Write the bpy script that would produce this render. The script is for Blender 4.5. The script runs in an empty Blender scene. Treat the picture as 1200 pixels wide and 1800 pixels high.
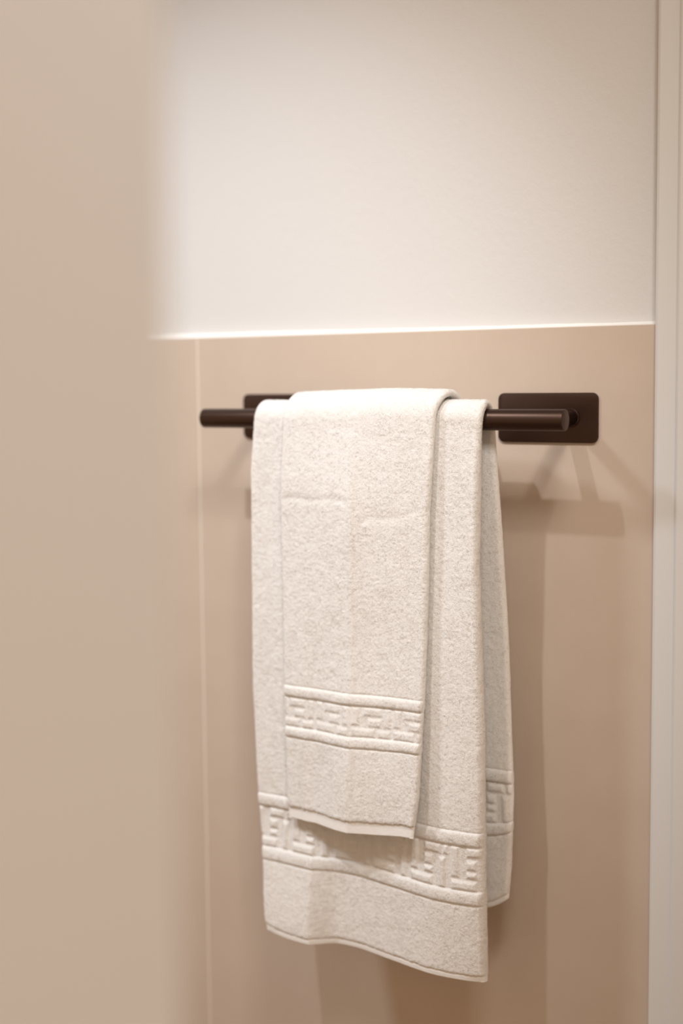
import bpy, bmesh, math
import numpy as np
from mathutils import Vector, Matrix

# ------------------------------------------------------------------ camera
# world: X along the wall to the right, Y into the wall (tile face at y = 0), Z up; towel rail axis at z = 0
SC = bpy.context.scene
COL = SC.collection
YAW, PITCH, ROLL = -0.53643, -0.09128, -0.00973
CAM = Vector((0.68098, -1.28164, 0.0363))
fwd = Vector((math.sin(YAW)*math.cos(PITCH), math.cos(YAW)*math.cos(PITCH), math.sin(PITCH)))
rgt = Vector((math.cos(YAW), -math.sin(YAW), 0.0))
upv = rgt.cross(fwd)
r2 = math.cos(ROLL)*rgt + math.sin(ROLL)*upv
u2 = -math.sin(ROLL)*rgt + math.cos(ROLL)*upv
cd = bpy.data.cameras.new('camera')
cam = bpy.data.objects.new('camera', cd)
COL.objects.link(cam)
m = Matrix((r2, u2, -fwd)).transposed().to_4x4()
m.translation = CAM
cam.matrix_world = m
cd.sensor_fit = 'VERTICAL'; cd.sensor_height = 36.0; cd.sensor_width = 24.0; cd.lens = 50.0
cd.clip_start = 0.02
cd.dof.use_dof = True; cd.dof.focus_distance = 1.31; cd.dof.aperture_fstop = 1.8
SC.camera = cam

# ------------------------------------------------------------------ light
SC.view_settings.view_transform = 'Standard'
SC.view_settings.look = 'None'
SC.view_settings.gamma = 1.0
SC.view_settings.use_curve_mapping = False
SC.view_settings.exposure = 0.0
W = bpy.data.worlds.new('room_ambient'); SC.world = W; W.use_nodes = True
bg = W.node_tree.nodes['Background']
bg.inputs['Color'].default_value = (1.0, 0.71, 0.48, 1); bg.inputs['Strength'].default_value = 0.57
# ceiling spots and two added fills: place, power, colour, beam angle, aim, lamp radius; four are turned to the towel wall
# (the second is a soft source, the fourth an added soft fill); the last is an added fill brightening the partition
LAMPS = [((-0.154, -1.13, 1.30), 47.0, (0.97, 1.0, 1.05), 38, (-0.20, 0.0, -0.13), 0.022), ((-1.10, -1.13, 1.30), 72.0, (0.90, 1.0, 1.08), 40, (-0.24, 0.0, -0.14), 0.11),
         ((0.85, -1.13, 1.30), 13.0, (1.06, 1.0, 0.94), 37, (-0.16, 0.0, -0.10), 0.03), ((0.72, -1.20, 1.24), 64.0, (1.06, 1.0, 0.93), 38, (-0.08, 0.0, -0.04), 0.24),
         ((1.10, -0.55, 1.30), 36.0, (0.97, 1.0, 1.02), 38, (0.39, -0.87, -0.02), 0.05)]
for loc, e, lc, cone, aim, rad in LAMPS:
    l = bpy.data.lights.new('downlight_or_fill', 'SPOT'); l.energy = e; l.color = lc
    l.spot_size = math.radians(cone); l.spot_blend = 1.0; l.shadow_soft_size = rad
    o = bpy.data.objects.new('downlight_or_fill', l); o.location = loc; COL.objects.link(o)
    o.rotation_euler = (Vector(aim)-Vector(loc)).to_track_quat('-Z', 'Y').to_euler()

# ------------------------------------------------------------------ materials
def mat(name, col, rough=0.5, spec=0.5):
    mt = bpy.data.materials.new(name); mt.use_nodes = True
    b = mt.node_tree.nodes['Principled BSDF']
    b.inputs['Base Color'].default_value = (*col, 1); b.inputs['Roughness'].default_value = rough
    b.inputs['Specular IOR Level'].default_value = spec
    return mt, mt.node_tree, b
def noise(nt, scale, detail=3, rough=0.55, dim='3D'):
    tc = nt.nodes.new('ShaderNodeNewGeometry')
    n = nt.nodes.new('ShaderNodeTexNoise'); n.inputs['Scale'].default_value = scale
    n.inputs['Detail'].default_value = detail; n.inputs['Roughness'].default_value = rough
    nt.links.new(tc.outputs['Position'], n.inputs['Vector']); return n
def bump(nt, b, src, strength, dist):
    bp = nt.nodes.new('ShaderNodeBump'); bp.inputs['Strength'].default_value = strength
    bp.inputs['Distance'].default_value = dist
    nt.links.new(src, bp.inputs['Height']); nt.links.new(bp.outputs['Normal'], b.inputs['Normal'])
def vary(nt, b, src, c0, c1, lo=0.35, hi=0.65):
    r = nt.nodes.new('ShaderNodeValToRGB'); r.color_ramp.elements[0].position = lo; r.color_ramp.elements[1].position = hi
    r.color_ramp.elements[0].color = (*c0, 1); r.color_ramp.elements[1].color = (*c1, 1)
    nt.links.new(src, r.inputs['Fac']); nt.links.new(r.outputs['Color'], b.inputs['Base Color'])

M = {}
mt, nt, b = mat('plaster', (0.70, 0.69, 0.68), 0.75, 0.25)
n1 = noise(nt, 170, 4, 0.5); bump(nt, b, n1.outputs['Fac'], 0.30, 0.0012); M['plaster'] = mt
mt, nt, b = mat('tile', (0.595, 0.49, 0.402), 0.45, 0.5)
n1 = noise(nt, 14, 5, 0.6); vary(nt, b, n1.outputs['Fac'], (0.583, 0.478, 0.390), (0.607, 0.502, 0.414))
n2 = noise(nt, 600, 2); bump(nt, b, n2.outputs['Fac'], 0.06, 0.0006); M['tile'] = mt
mt, nt, b = mat('grout', (0.74, 0.66, 0.57), 0.7, 0.3)
n1 = noise(nt, 300, 3); bump(nt, b, n1.outputs['Fac'], 0.2, 0.0005); M['grout'] = mt
mt, nt, b = mat('white_caulk', (0.86, 0.85, 0.83), 0.45, 0.4)
n1 = noise(nt, 120, 3); bump(nt, b, n1.outputs['Fac'], 0.3, 0.0008); M['caulk'] = mt
mt, nt, b = mat('partition_paint', (0.87, 0.86, 0.84), 0.6, 0.3)
n1 = noise(nt, 160, 3); bump(nt, b, n1.outputs['Fac'], 0.1, 0.0008); M['paint'] = mt
mt, nt, b = mat('casing_paint', (0.73, 0.735, 0.73), 0.4, 0.4)
n1 = noise(nt, 90, 3); bump(nt, b, n1.outputs['Fac'], 0.05, 0.0006); M['casing'] = mt
mt, nt, b = mat('dark_metal', (0.080, 0.050, 0.039), 0.38, 0.45)
b.inputs['Metallic'].default_value = 1.0
n1 = noise(nt, 900, 2); bump(nt, b, n1.outputs['Fac'], 0.08, 0.0003); M['metal'] = mt
mt, nt, b = mat('ceiling_paint', (0.82, 0.80, 0.77), 0.8, 0.2)
n1 = noise(nt, 120, 3); bump(nt, b, n1.outputs['Fac'], 0.1, 0.0008); M['white_paint'] = mt
mt, nt, b = mat('floor_tile', (0.45, 0.36, 0.28), 0.5, 0.4)
n1 = noise(nt, 8, 4); vary(nt, b, n1.outputs['Fac'], (0.42, 0.33, 0.26), (0.48, 0.39, 0.30)); M['floor'] = mt
def terry(name, col, s1, strength):
    mt, nt, b = mat(name, col, 0.95, 0.1)
    b.inputs['Sheen Weight'].default_value = 0.25; b.inputs['Sheen Roughness'].default_value = 0.5
    n1 = noise(nt, s1, 3, 0.65); bump(nt, b, n1.outputs['Fac'], strength, 0.0012)
    return mt
M['terry'] = terry('white_terry', (0.905, 0.89, 0.87), 1050, 0.6)
mt, nt, b = mat('white_terry_loops', (0.93, 0.915, 0.895), 0.95, 0.1)
tr = nt.nodes.new('ShaderNodeBsdfTranslucent'); tr.inputs['Color'].default_value = (0.93, 0.915, 0.895, 1)
mx = nt.nodes.new('ShaderNodeMixShader'); mx.inputs['Fac'].default_value = 0.35
nt.links.new(b.outputs['BSDF'], mx.inputs[1]); nt.links.new(tr.outputs['BSDF'], mx.inputs[2])
nt.links.new(mx.outputs['Shader'], nt.nodes['Material Output'].inputs['Surface']); M['pile'] = mt
M['hem'] = terry('white_hem_weave', (0.91, 0.90, 0.885), 1400, 0.2)

# ------------------------------------------------------------------ helpers
def link(name, me, mt, parent=None, smooth=False):
    o = bpy.data.objects.new(name, me); COL.objects.link(o); me.materials.append(mt)
    if smooth:
        me.polygons.foreach_set('use_smooth', [True]*len(me.polygons))
    if parent: o.parent = parent
    return o
def empty(name, loc=(0, 0, 0)):
    o = bpy.data.objects.new(name, None); o.location = loc; o.empty_display_size = 0.02; COL.objects.link(o); return o
def tag(o, label=None, cat=None, kind=None):
    if label: o['label'] = label
    if cat: o['category'] = cat
    if kind: o['kind'] = kind
    return o
def bm_obj(name, bm, mt, parent=None, smooth=False):
    me = bpy.data.meshes.new(name); bmesh.ops.recalc_face_normals(bm, faces=bm.faces[:]); bm.to_mesh(me); bm.free()
    return link(name, me, mt, parent, smooth)
def box(bm, x0, x1, y0, y1, z0, z1):
    r = bmesh.ops.create_cube(bm, size=1)
    for v in r['verts']:
        v.co = Vector((x0 + (v.co.x+.5)*(x1-x0), y0 + (v.co.y+.5)*(y1-y0), z0 + (v.co.z+.5)*(z1-z0)))
    return r['verts']
def bevel(bm, w, seg=3, sel=None):
    bmesh.ops.bevel(bm, geom=[e for e in bm.edges if sel is None or sel(e)], offset=w, segments=seg, profile=0.5, affect='EDGES')
def prism(bm, pts, axis, a, b):
    """extrude the closed 2-D outline pts along axis ('z': pts are x,y)"""
    v0 = [bm.verts.new((p[0], p[1], a)) for p in pts]; v1 = [bm.verts.new((p[0], p[1], b)) for p in pts]
    n = len(pts)
    bm.faces.new(v0[::-1]); bm.faces.new(v1)
    for i in range(n): bm.faces.new((v0[i], v0[(i+1) % n], v1[(i+1) % n], v1[i]))

# ------------------------------------------------------------------ the setting
ZF, ZC = -1.20, 1.36
LEDGE_Z, LEDGE_D, JX, TX = 0.0864, 0.009, -0.2651, 0.2590
bm = bmesh.new(); box(bm, -2.2, 1.6, LEDGE_D, 0.12, ZF, ZC)
wall = tag(bm_obj('wall_back', bm, M['plaster']), 'cream textured plaster wall above a beige tile wainscot', 'wall', 'structure')
def tile(x0, x1, z0, z1):
    bm = bmesh.new(); box(bm, x0, x1, 0.0, LEDGE_D, z0, z1); bevel(bm, 0.0007, 2)
    return bm_obj('tile_panel', bm, M['tile'], wall)
G = 0.0013
tile(JX+G, TX+0.02, ZF, LEDGE_Z)
tile(JX-1.2, JX-G, ZF, LEDGE_Z)
bm = bmesh.new(); box(bm, JX-G-0.0004, JX+G+0.0004, 0.0005, LEDGE_D, ZF, LEDGE_Z-0.001)
tag(bm_obj('grout_joint', bm, M['grout'], wall), 'pale vertical grout joint')
# white sealant bead on the tile ledge
bm = bmesh.new()
n = 260; xs = np.linspace(JX-1.2, TX+0.02, n)
rng = np.random.default_rng(3)
wob = np.convolve(rng.normal(0, 1, n+20), np.ones(9)/9, 'same')[10:10+n]
rows = []
for x, w_ in zip(xs, wob):
    h = 0.0030 - 0.0012*min(1, max(0, (x+0.15)/0.35)) + 0.0005*w_
    rows.append([bm.verts.new((x, y, z)) for y, z in ((0.0012, LEDGE_Z-0.0002), (0.0035, LEDGE_Z+0.25*h), (0.0068, LEDGE_Z+0.8*h), (0.0092, LEDGE_Z+1.6*h))])
for a, c in zip(rows[:-1], rows[1:]):
    for j in range(3): bm.faces.new((a[j], c[j], c[j+1], a[j+1]))
tag(bm_obj('sealant_bead', bm, M['caulk'], wall, True), 'thin white sealant line along the tile ledge')

bm = bmesh.new(); box(bm, -2.2, 1.6, -2.6, 0.12, ZF-0.05, ZF)
tag(bm_obj('floor', bm, M['floor']), 'beige bathroom floor', 'floor', 'structure')

bm = bmesh.new(); box(bm, -2.2, 1.6, -2.6, 0.12, ZC, ZC+0.05)
tag(bm_obj('ceiling', bm, M['white_paint']), 'white bathroom ceiling', 'ceiling', 'structure')

# door casing at the right: stepped profile with rounded edge
T = TX
prof = [(T, 0.0), (T, -0.007), (T+0.0012, -0.0095), (T+0.0035, -0.0108), (T+0.0205, -0.0112), (T+0.0215, -0.0118),
        (T+0.0225, -0.0140), (T+0.0245, -0.0152), (T+0.066, -0.0152), (T+0.070, -0.0125), (T+0.070, 0.02), (T, 0.02)]
bm = bmesh.new(); prism(bm, prof, 'z', ZF, ZC)
tag(bm_obj('trim_1', bm, M['casing']), 'off-white door casing strip at the right edge of the wall', 'trim', 'structure')

# near partition wall at the left, out of focus
bm = bmesh.new(); box(bm, 0.30, 0.3885, -2.3, -0.8994, ZF, ZC); bevel(bm, 0.002, 3)
tag(bm_obj('wall_left', bm, M['paint']), 'blurred beige partition wall edge close to the camera', 'wall', 'structure')

# ------------------------------------------------------------------ towel rail
D, RR, HP, WP, XO, HX = 0.0772, 0.0099, 0.0239, 0.1026, 0.2026, 0.1752
rail = tag(empty('towel_rail', (0, 0, 0)), 'dark bronze towel rail with two rectangular wall plates, holding white towels', 'towel rail')
def revolve(axis_pts, seg, mk):
    bm = bmesh.new(); rows = []
    for a, r in axis_pts:
        rows.append([bm.verts.new(mk(a, r*math.cos(2*math.pi*i/seg), r*math.sin(2*math.pi*i/seg))) for i in range(seg)])
    for p, q in zip(rows[:-1], rows[1:]):
        for i in range(seg): bm.faces.new((p[i], p[(i+1) % seg], q[(i+1) % seg], q[i]))
    bm.faces.new(rows[0]); bm.faces.new(rows[-1][::-1])
    return bm
def sharpen(o, ang=35):
    o.data.polygons.foreach_set('use_smooth', [True]*len(o.data.polygons))
    bm = bmesh.new(); bm.from_mesh(o.data)
    for e in bm.edges:
        if len(e.link_faces) == 2 and e.calc_face_angle(0) > math.radians(ang): e.smooth = False
    bm.to_mesh(o.data); bm.free(); return o
c = 0.0007
L = 0.2
sharpen(bm_obj('rail', revolve([(-L, RR-c), (-L+c*.3, RR-c*.3), (-L+c, RR), (L-c, RR), (L-c*.3, RR-c*.3), (L, RR-c)], 64,
    lambda a, p, q: (a, -D+p, q)), M['metal'], rail), 50)
for sgn in (1, -1):
    bm = bmesh.new(); xa, xb = sorted((sgn*XO, sgn*(XO-WP)))
    box(bm, xa, xb, -0.0026, 0.0, -HP, HP)
    bevel(bm, 0.0062, 6, lambda e: abs(e.verts[0].co.y-e.verts[1].co.y) > 1e-3)
    bevel(bm, 0.0005, 2, lambda e: all(v.co.y < -0.0025 for v in e.verts))
    sharpen(bm_obj('wall_plate', bm, M['metal'], rail), 25)
    hx = sgn*HX
    post = sharpen(bm_obj('post', revolve([(-0.0020, 0.0078), (-D, 0.0078)], 40, lambda a, p, q: (hx+p, a, q)), M['metal'], rail), 40)
    sharpen(bm_obj('collar', revolve([(-0.0020, 0.0094), (-0.0046, 0.0094), (-0.0052, 0.0088), (-0.0052, 0.0076)], 40,
        lambda a, p, q: (hx+p, a, q)), M['metal'], post), 40)

# ------------------------------------------------------------------ towels
def vnoise(x, y, seed):
    """smooth 2-D value noise, arrays in cell units, range about -1..1"""
    xi = np.floor(x).astype(np.int64); yi = np.floor(y).astype(np.int64)
    fx = x-xi; fy = y-yi; fx = fx*fx*(3-2*fx); fy = fy*fy*(3-2*fy)
    def h(a, b_):
        k = (a*374761393 + b_*668265263 + seed*982451653) & 0xffffffff
        k = ((k ^ (k >> 13))*1274126177) & 0xffffffff
        return ((k ^ (k >> 16)) & 0xffff)/32767.5-1
    return (h(xi, yi)*(1-fx)+h(xi+1, yi)*fx)*(1-fy)+(h(xi, yi+1)*(1-fx)+h(xi+1, yi+1)*fx)*fy
def sstep(a, b_, x):
    t = np.clip((x-a)/(b_-a), 0, 1); return t*t*(3-2*t)
def gau(x, c_, w): return np.exp(-((x-c_)/w)**2)

KEY_BATH = (4.25, 4, [(0.05, 0, 1.05, 2.9), (0.05, 3.0, 2.65, 4), (1.55, 1.15, 2.65, 2.15), (1.55, 0, 3.45, 1.0), (3.1, 1.15, 3.95, 4), (3.55, 0, 4.2, 1.0), (1.55, 2.2, 2.65, 2.9)])
KEY_HAND = (4.4, 3, [(0.05, 0, 1.0, 1.9), (1.1, 0, 3.3, 1.0), (1.7, 1.05, 3.3, 2.0), (0.05, 2.0, 2.6, 3.0), (3.4, 0, 4.3, 2.0), (2.7, 2.1, 4.3, 3.0)])
def key_relief(x, t, cell, key):
    """x metres across, t 0..1 down the border; 1 on a raised bar, 0 in a groove"""
    uw, rows_, rects = key
    cx = np.mod(x/cell, uw); cy = t*rows_
    out = np.zeros_like(x)
    for a, b0, c_, d_ in rects:
        s = np.minimum(np.minimum(cx-a, c_-cx), np.minimum(cy-b0, d_-cy))
        out = np.maximum(out, sstep(-0.03, 0.34, s))
    return out

def towel(name, spec, parent):
    """A folded towel over the rail, built as a closed slab on a parameter grid: s runs from the front hem up,
    over the rail and down to the back hem; the loop runs across the outer face, round one fold, and back."""
    th, Rm, zf, zb = spec['th'], spec['Rm'], spec['zf'], spec['zb']
    arc = math.pi*Rm
    Lf, Lb = -zf, -zb
    # rows: sections with fixed borders so that each woven band is a mesh of its own
    marks = [0.0] + [Lf+z for z in spec['bands']] + [Lf+arc*0.5+0.0] + [Lf+arc+(-z) for z in spec['bands_back'][::-1]] + [Lf+arc+Lb]
    sec, S = [], []
    for i, (a, b_) in enumerate(zip(marks[:-1], marks[1:])):
        step = 0.00080 if b_ <= Lf+arc*0.5+1e-6 else 0.0016
        k = max(3, int(round((b_-a)/step)))
        S.append(np.linspace(a, b_, k+1)); sec.append(spec['names'][i])
    # columns round the slab
    no, ni, ne = spec['no'], spec['no']//2, 9
    uo = np.linspace(0, 1, no)
    e = np.linspace(0, math.pi, ne+2)[1:-1]
    # (u, side offset in half thicknesses, normal offset in half thicknesses)
    U = np.concatenate([uo, np.ones(ne), np.linspace(1, 0, ni), np.zeros(ne)])
    N = np.concatenate([np.ones(no), np.cos(e), -np.ones(ni), -np.cos(e)])
    X = np.concatenate([np.zeros(no), np.sin(e), np.zeros(ni), -np.sin(e)])
    FACE = np.concatenate([np.ones(no), np.abs(np.cos(e)), np.ones(ni), np.abs(np.cos(e))])
    rg = np.random.default_rng(spec['seed']); tufts = []
    for k, (s1, nm) in enumerate(zip(S, sec)):
        s, _ = np.meshgrid(s1, U, indexing='ij')
        u = np.broadcast_to(U, s.shape); nn = np.broadcast_to(N, s.shape); xx = np.broadcast_to(X, s.shape)
        face = np.broadcast_to(FACE, s.shape)
        front = s < Lf; back = s > Lf+arc
        ang = np.clip((s-Lf)/Rm, 0, math.pi)
        yy = -D - Rm*np.cos(ang); zz = np.where(front, s-Lf, np.where(back, -(s-Lf-arc), Rm*np.sin(ang)))
        ny = -np.cos(ang); nz = np.sin(ang)
        # outline: left and right edges as functions of height
        wf = 1-sstep(0.0, math.pi, ang)          # 1 front .. 0 back
        xl = wf*np.interp(zz, *spec['xl_f']) + (1-wf)*np.interp(zz, *spec['xl_b'])
        xr = wf*np.interp(zz, *spec['xr_f']) + (1-wf)*np.interp(zz, *spec['xr_b'])
        hw = th/2*spec['thin'](s, Lf, arc, Lb)*(1+spec['roll']*(gau(u, 1, 0.055)+0.6*gau(u, 0, 0.055))*sstep(0.0, -0.06, zz)*wf)
        hx_ = th/2
        x = xl+hx_ + (xr-xl-2*hx_)*u + hx_*xx
        # drape: slow folds and hem line
        dy, dz = spec['drape'](x, zz, wf, u)
        # relief along the outward normal
        rel = spec['relief'](x, s, Lf, arc, Lb, nm)*face
        sg = nn
        n1_ = vnoise(x/0.0017+7*sg, s/0.0017, 11)*0.00016 + vnoise(x/0.0034, s/0.0030+5*sg, 12)*0.00013 + vnoise(x/0.012, s/0.010+3*sg, 15)*0.00014
        n1_ = n1_*(spec['pile'].get(nm, 1.0))
        off = hw*sg + (rel+n1_)*np.sign(sg)*np.where(face > 0.3, 1, face)
        px = x + n1_*0.8*xx; py = yy+dy + ny*off; pz = zz+dz + nz*off
        P = np.stack([px, py, pz], -1).astype(np.float32)
        ns, nv = s.shape
        idx = np.arange(ns*nv).reshape(ns, nv); jn = np.roll(idx, -1, axis=1)
        F = np.stack([idx[:-1], jn[:-1], jn[1:], idx[1:]], -1).reshape(-1, 4)
        me = bpy.data.meshes.new(nm)
        extra = []
        V = P.reshape(-1, 3)
        ends = []
        if k == 0: ends.append((0, True))
        if k == len(S)-1: ends.append((ns-1, False))
        for r_, flip in ends:                    # close the hem: outer row to inner row
            # strips from outer face to inner face
            o_i = idx[r_, :no]; i_i = idx[r_, no+ne:no+ne+ni][::-1]
            for q in range(no-1):
                a0, a1 = i_i[int(q*(ni-1)/(no-1))], i_i[min(ni-1, int((q+1)*(ni-1)/(no-1)))]
                f = [o_i[q], o_i[q+1], a1, a0] if a0 != a1 else [o_i[q], o_i[q+1], a1]
                extra.append(f if not flip else f[::-1])
            extra.append(list(idx[r_, no-1:no+ne+1])) ; extra.append(list(idx[r_, no+ne+ni-1:]) + [idx[r_, 0]])
        nf = len(F); lt = np.full(nf, 4); loops = F.reshape(-1)
        if extra:
            lt = np.concatenate([lt, [len(f) for f in extra]]); loops = np.concatenate([loops, np.concatenate(extra)])
        me.vertices.add(len(V)); me.vertices.foreach_set('co', V.reshape(-1))
        me.loops.add(len(loops)); me.loops.foreach_set('vertex_index', loops.astype(np.int32))
        me.polygons.add(len(lt)); st = np.concatenate([[0], np.cumsum(lt)[:-1]])
        me.polygons.foreach_set('loop_start', st.astype(np.int32))
        me.polygons.foreach_set('use_smooth', np.ones(len(lt), bool))
        me.update(calc_edges=True); me.validate()
        link(nm, me, M['hem'] if nm == 'hem' else M['terry'], parent)
        if nm != 'hem':                          # scatter the loops of the pile over the parts of this section that show
            isf = k < len(S)//2
            du = np.linalg.norm(P[1, 1]-P[1, 2]); ds = np.linalg.norm(P[0, no//2]-P[min(1, ns-1), no//2])
            lanes = ([(0, no-1), (no-1, no+ne)] if isf else [(no+int(ne*0.6), no+ne), (no+ne, no+ne+int(ni*0.28))])
            lanes += [(no+ne+ni-1, nv-1)] if isf else []
            for a, b_ in lanes:
                wid = np.linalg.norm(np.diff(P[ns//2, a:b_+1], axis=0), axis=1).sum()
                hei = np.linalg.norm(np.diff(P[:, a], axis=0), axis=1).sum()
                cnt = int(wid*hei/spec['tuft_area'])
                if cnt < 1: continue
                ri = rg.uniform(0, ns-1.001, cnt); ci = rg.uniform(a, b_-0.001, cnt)
                i0 = ri.astype(int); j0 = ci.astype(int); fr_ = (ri-i0)[:, None]; fc = (ci-j0)[:, None]
                p00 = P[i0, j0]; p10 = P[i0+1, j0]; p01 = P[i0, (j0+1) % nv]; p11 = P[i0+1, (j0+1) % nv]
                p = (p00*(1-fc)+p01*fc)*(1-fr_)+(p10*(1-fc)+p11*fc)*fr_
                t1 = p10-p00; t2 = p01-p00
                nr = np.cross(t2, t1); nr /= np.linalg.norm(nr, axis=1)[:, None]+1e-12
                tufts.append((p, nr, t1/(np.linalg.norm(t1, axis=1)[:, None]+1e-12)))
    p = np.concatenate([t[0] for t in tufts]); nr = np.concatenate([t[1] for t in tufts]); ta = np.concatenate([t[2] for t in tufts])
    tb = np.cross(nr, ta); q = len(p)
    an = (1.6*vnoise(p[:, 0]/0.006, p[:, 2]/0.006, 77)*math.pi + rg.normal(0, 0.8, q))[:, None]
    dr = ta*np.cos(an)+tb*np.sin(an); sd = np.cross(nr, dr)
    ln = rg.uniform(0.0006, 0.0012, q)[:, None]; ht = rg.uniform(0.00003, 0.00018, q)[:, None]; wd = rg.uniform(0.00018, 0.00034, q)[:, None]
    root = p-nr*0.00004; tip = p+nr*ht+dr*ln
    V = np.stack([root+sd*wd, root-sd*wd, tip-sd*wd*0.7, tip+sd*wd*0.7], 1).reshape(-1, 3).astype(np.float32)
    me = bpy.data.meshes.new('terry_pile')
    me.vertices.add(4*q); me.vertices.foreach_set('co', V.reshape(-1))
    me.loops.add(4*q); me.loops.foreach_set('vertex_index', np.arange(4*q, dtype=np.int32))
    me.polygons.add(q); me.polygons.foreach_set('loop_start', np.arange(0, 4*q, 4, dtype=np.int32))
    me.polygons.foreach_set('use_smooth', np.ones(q, bool)); me.update(calc_edges=True)
    lean = nr + dr*rg.normal(0.04, 0.15, q)[:, None] + sd*rg.normal(0, 0.15, q)[:, None]
    lean /= np.linalg.norm(lean, axis=1)[:, None]
    me.normals_split_custom_set_from_vertices(np.repeat(lean, 4, axis=0))
    tag(link('terry_pile', me, M['pile'], parent), 'short white loops of the terry pile', None, 'stuff')

def rope(s, a, b_, h=0.0011):
    t = (s-a)/(b_-a); p = np.where((t > 0) & (t < 1), np.sqrt(np.clip(4*t*(1-t), 0, 1)), 0)
    return p*(h+0.0008) - 0.0008*gau(s, a, 0.0012) - 0.0008*gau(s, b_, 0.0012)

# ---- bath towel
ZFB, ZBB = -0.5265, -0.478
def fold_bath(x, z):
    """depth of the front panel: sharp little ridge, hollow beside it, full belly to the right, edge curling back"""
    low = sstep(-0.10, -0.50, z)
    left = np.clip((-0.058-x)/0.07, 0, 1)
    ridge = -0.0060*np.where(x < -0.058, 1-left, np.exp(-np.clip(x+0.058, 0, 1)/0.018))
    hollow = 0.0060*gau(x, -0.020, 0.034)
    belly = -0.0075*gau(x, 0.082, 0.038)
    curl = 0.0050*sstep(0.105, 0.132, x)
    kick = -0.013*sstep(-0.40, -0.54, z)*(1-sstep(-0.060, -0.035, x))
    return low*(ridge+hollow+belly+curl)+kick
def drape_bath(x, z, wf, u):
    back = (1-wf)*(0.012*sstep(-0.02, -0.25, z))
    dy = fold_bath(x, z)*wf + back + 0.0010*vnoise(x/0.05, z/0.09, 21)*sstep(-0.02, -0.08, z)
    f = sstep(-0.28, -0.46, z)*wf                # the woven bands and the hem run a little downhill to the right
    dz = f*(0.0015-0.0085*sstep(-0.13, 0.12, x))
    f2 = sstep(-0.45, -0.525, z)*wf
    dz = dz + f2*(0.012*np.clip((-0.078-x)/0.048, 0, 1.2)**2)
    g = (1-wf)*sstep(-0.35, -0.47, z)
    dz = dz + g*(0.016*np.clip((x-0.100)/0.035, 0, 1.2)**2)
    return dy, dz
HEMB = 0.0055
BB = [(ZFB+HEMB), -0.4515, -0.4385, -0.3965, -0.3835]      # front bands, z
BBb = [-0.3365, -0.3495, -0.3915, -0.4045, ZBB+HEMB][::-1]
def relief_bath(x, s, Lf, arc, Lb, nm):
    z = np.where(s < Lf+arc/2, s-Lf, -(s-Lf-arc))
    out = np.zeros_like(x)
    for bands in (BB, BBb):
        fr = (s < Lf+arc/2) if bands is BB else (s >= Lf+arc/2)
        h, a, b_, c_, d_ = sorted(bands)
        r = rope(z, a, b_) + rope(z, c_, d_)
        t = (c_-z)/(c_-b_); inside = (t > 0) & (t < 1)
        r = r + np.where(inside, -0.0012+0.0019*key_relief(x+0.1285, np.clip(t, 0, 1), 0.0105, KEY_BATH)*1.0, 0)
        hj = h + 0.0005*vnoise(x/0.0024, x*0, 42)
        r = r - 0.0009*gau(z, hj, 0.0010) - 0.0004*(1-sstep(-0.0005, 0.0005, z-hj))
        out = np.where(fr, r, out)
    return out
thin_b = lambda s, Lf, arc, Lb: 1-0.35*(1-sstep(0.0, 0.010, s))-0.35*sstep(Lf+arc+Lb-0.010, Lf+arc+Lb, s)
bath = tag(empty('bath_towel', (0, -D, ZFB)), 'large white terry bath towel folded over the rail, underneath the smaller towel', 'towel')
NM = ['hem', 'terry_panel', 'raised_stripe', 'key_border', 'raised_stripe', 'terry_panel',
      'terry_panel', 'raised_stripe', 'key_border', 'raised_stripe', 'terry_panel', 'hem']
holder = []
towel('bath', dict(th=0.0084, Rm=RR+0.0006+0.0042, zf=ZFB, zb=ZBB, bands=BB, bands_back=BBb, names=NM, no=330,
    xl_f=([-0.5265, -0.5075, -0.388, -0.27, -0.0537, 0.0122], [-0.1105, -0.1140, -0.1268, -0.1325, -0.1312, -0.1255]),
    xr_f=([-0.5265, -0.298, -0.137, -0.011, 0.017], [0.1278, 0.1262, 0.1212, 0.1240, 0.1265]),
    xl_b=([-0.48, 0.0143], [-0.128, -0.125]),
    xr_b=([-0.478, -0.449, -0.359, -0.277, -0.087, 0.0143], [0.1335, 0.1362, 0.139, 0.135, 0.129, 0.1225]),
    thin=thin_b, roll=0.75, seed=5, tuft_area=0.60e-6, drape=drape_bath, relief=relief_bath, pile={'hem': 0.35, 'raised_stripe': 0.9, 'key_border': 0.8}), bath)

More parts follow.
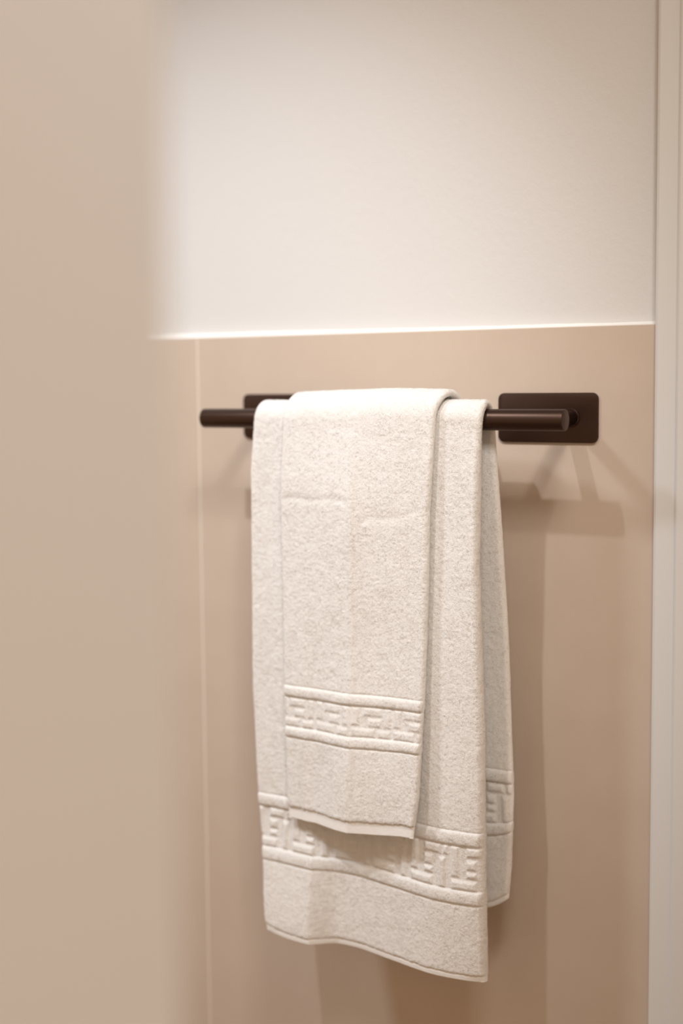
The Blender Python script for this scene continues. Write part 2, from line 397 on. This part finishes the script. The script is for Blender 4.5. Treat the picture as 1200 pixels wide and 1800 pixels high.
# ---- hand towel
ZFH, ZBH = -0.3995, -0.36
def drape_hand(x, z, wf, u):
    low = sstep(0.01, -0.08, z)
    saw = -0.0068*low*np.where(x < -0.004, np.clip((x+0.085)/0.081, 0, 1)**1.3, np.exp(-np.clip(x+0.004, 0, 1)/0.016))*wf
    follow = np.minimum(fold_bath(x, z), 0.0)*wf
    # towards the hem the middle stands away from the cloth behind it
    flare = -sstep(-0.20, -0.41, z)*(0.014*gau(x, -0.004, 0.044)+0.006*sstep(0.0, 0.06, x))*wf
    cr = 0.0007*gau(z, -0.0765+0.02*x+0.0012*np.sin(x*160), 0.0034)*sstep(-0.088, -0.08, x)*(1-sstep(-0.012, 0.0, x))*wf
    cr2 = 0.0006*gau(z, -0.098+0.16*x+0.0015*np.sin(x*120), 0.0038)*sstep(0.0, 0.01, x)*(1-sstep(0.05, 0.075, x))*wf
    dy = saw+follow+flare+cr+cr2 + 0.0008*vnoise(x/0.035, z/0.05, 31)*sstep(-0.02, -0.08, z) - 0.002*low*wf
    back = (1-wf)*(0.012*sstep(-0.02, -0.25, z)+0.003)
    top = sstep(-0.005, 0.012, z)
    dz = top*(0.0022*gau(x, 0.03, 0.06) - 0.0009*sstep(-0.055, -0.088, x))
    dz = dz + sstep(-0.25, -0.40, z)*wf*(0.003*sstep(0.02, 0.06, x))
    return dy+back, dz
HEMH = 0.0115
BH = [ZFH+HEMH, -0.3165, -0.306, -0.2755, -0.2645]
BHb = [-0.225, -0.236, -0.2665, -0.277, ZBH+HEMH][::-1]
def relief_hand(x, s, Lf, arc, Lb, nm):
    z = np.where(s < Lf+arc/2, s-Lf, -(s-Lf-arc))
    out = np.zeros_like(x)
    for bands in (BH, BHb):
        fr = (s < Lf+arc/2) if bands is BH else (s >= Lf+arc/2)
        h, a, b_, c_, d_ = sorted(bands)
        r = rope(z, a, b_, 0.0009) + rope(z, c_, d_, 0.0009)
        t = (c_-z)/(c_-b_); inside = (t > 0) & (t < 1)
        r = r + np.where(inside, -0.0008+0.0012*key_relief(x+0.09, np.clip(t, 0, 1), 0.0098, KEY_HAND), 0)
        hj = h + 0.0006*vnoise(x/0.0022, x*0, 41) + 0.0004
        r = r - 0.0007*gau(z, hj-0.0004, 0.0008) - 0.0010*(1-sstep(-0.0005, 0.0005, z-hj))
        out = np.where(fr, r, out)
    return out
thin_h = lambda s, Lf, arc, Lb: 1-0.40*(1-sstep(HEMH-0.004, HEMH+0.004, s))-0.4*sstep(Lf+arc+Lb-0.010, Lf+arc+Lb, s)
hand = tag(empty('hand_towel', (0, -D, ZFH)), 'smaller white terry hand towel draped on top of the larger towel', 'towel')
towel('hand', dict(th=0.0070, Rm=RR+0.0006+0.0084+0.0017+0.0035, zf=ZFH, zb=ZBH, bands=BH, bands_back=BHb, names=NM, no=215,
    xl_f=([-0.40, -0.2636, -0.0748, -0.0016, 0.02], [-0.0822, -0.0862, -0.0886, -0.0862, -0.0850]),
    xr_f=([-0.399, -0.359, -0.248, -0.0855, 0.0099, 0.0255], [0.0640, 0.0690, 0.0722, 0.0762, 0.0822, 0.085]),
    xl_b=([-0.36, 0.02], [-0.085, -0.083]), xr_b=([-0.36, 0.02], [0.082, 0.088]),
    thin=thin_h, roll=0.25, seed=6, tuft_area=0.60e-6, drape=drape_hand, relief=relief_hand, pile={'hem': 0.3, 'raised_stripe': 0.9, 'key_border': 0.9}), hand)
# children were built in world coordinates: keep them there under the shifted Empties
for root in (bath, hand):
    for ch in root.children:
        ch.matrix_parent_inverse = Matrix.Translation(root.location).inverted()
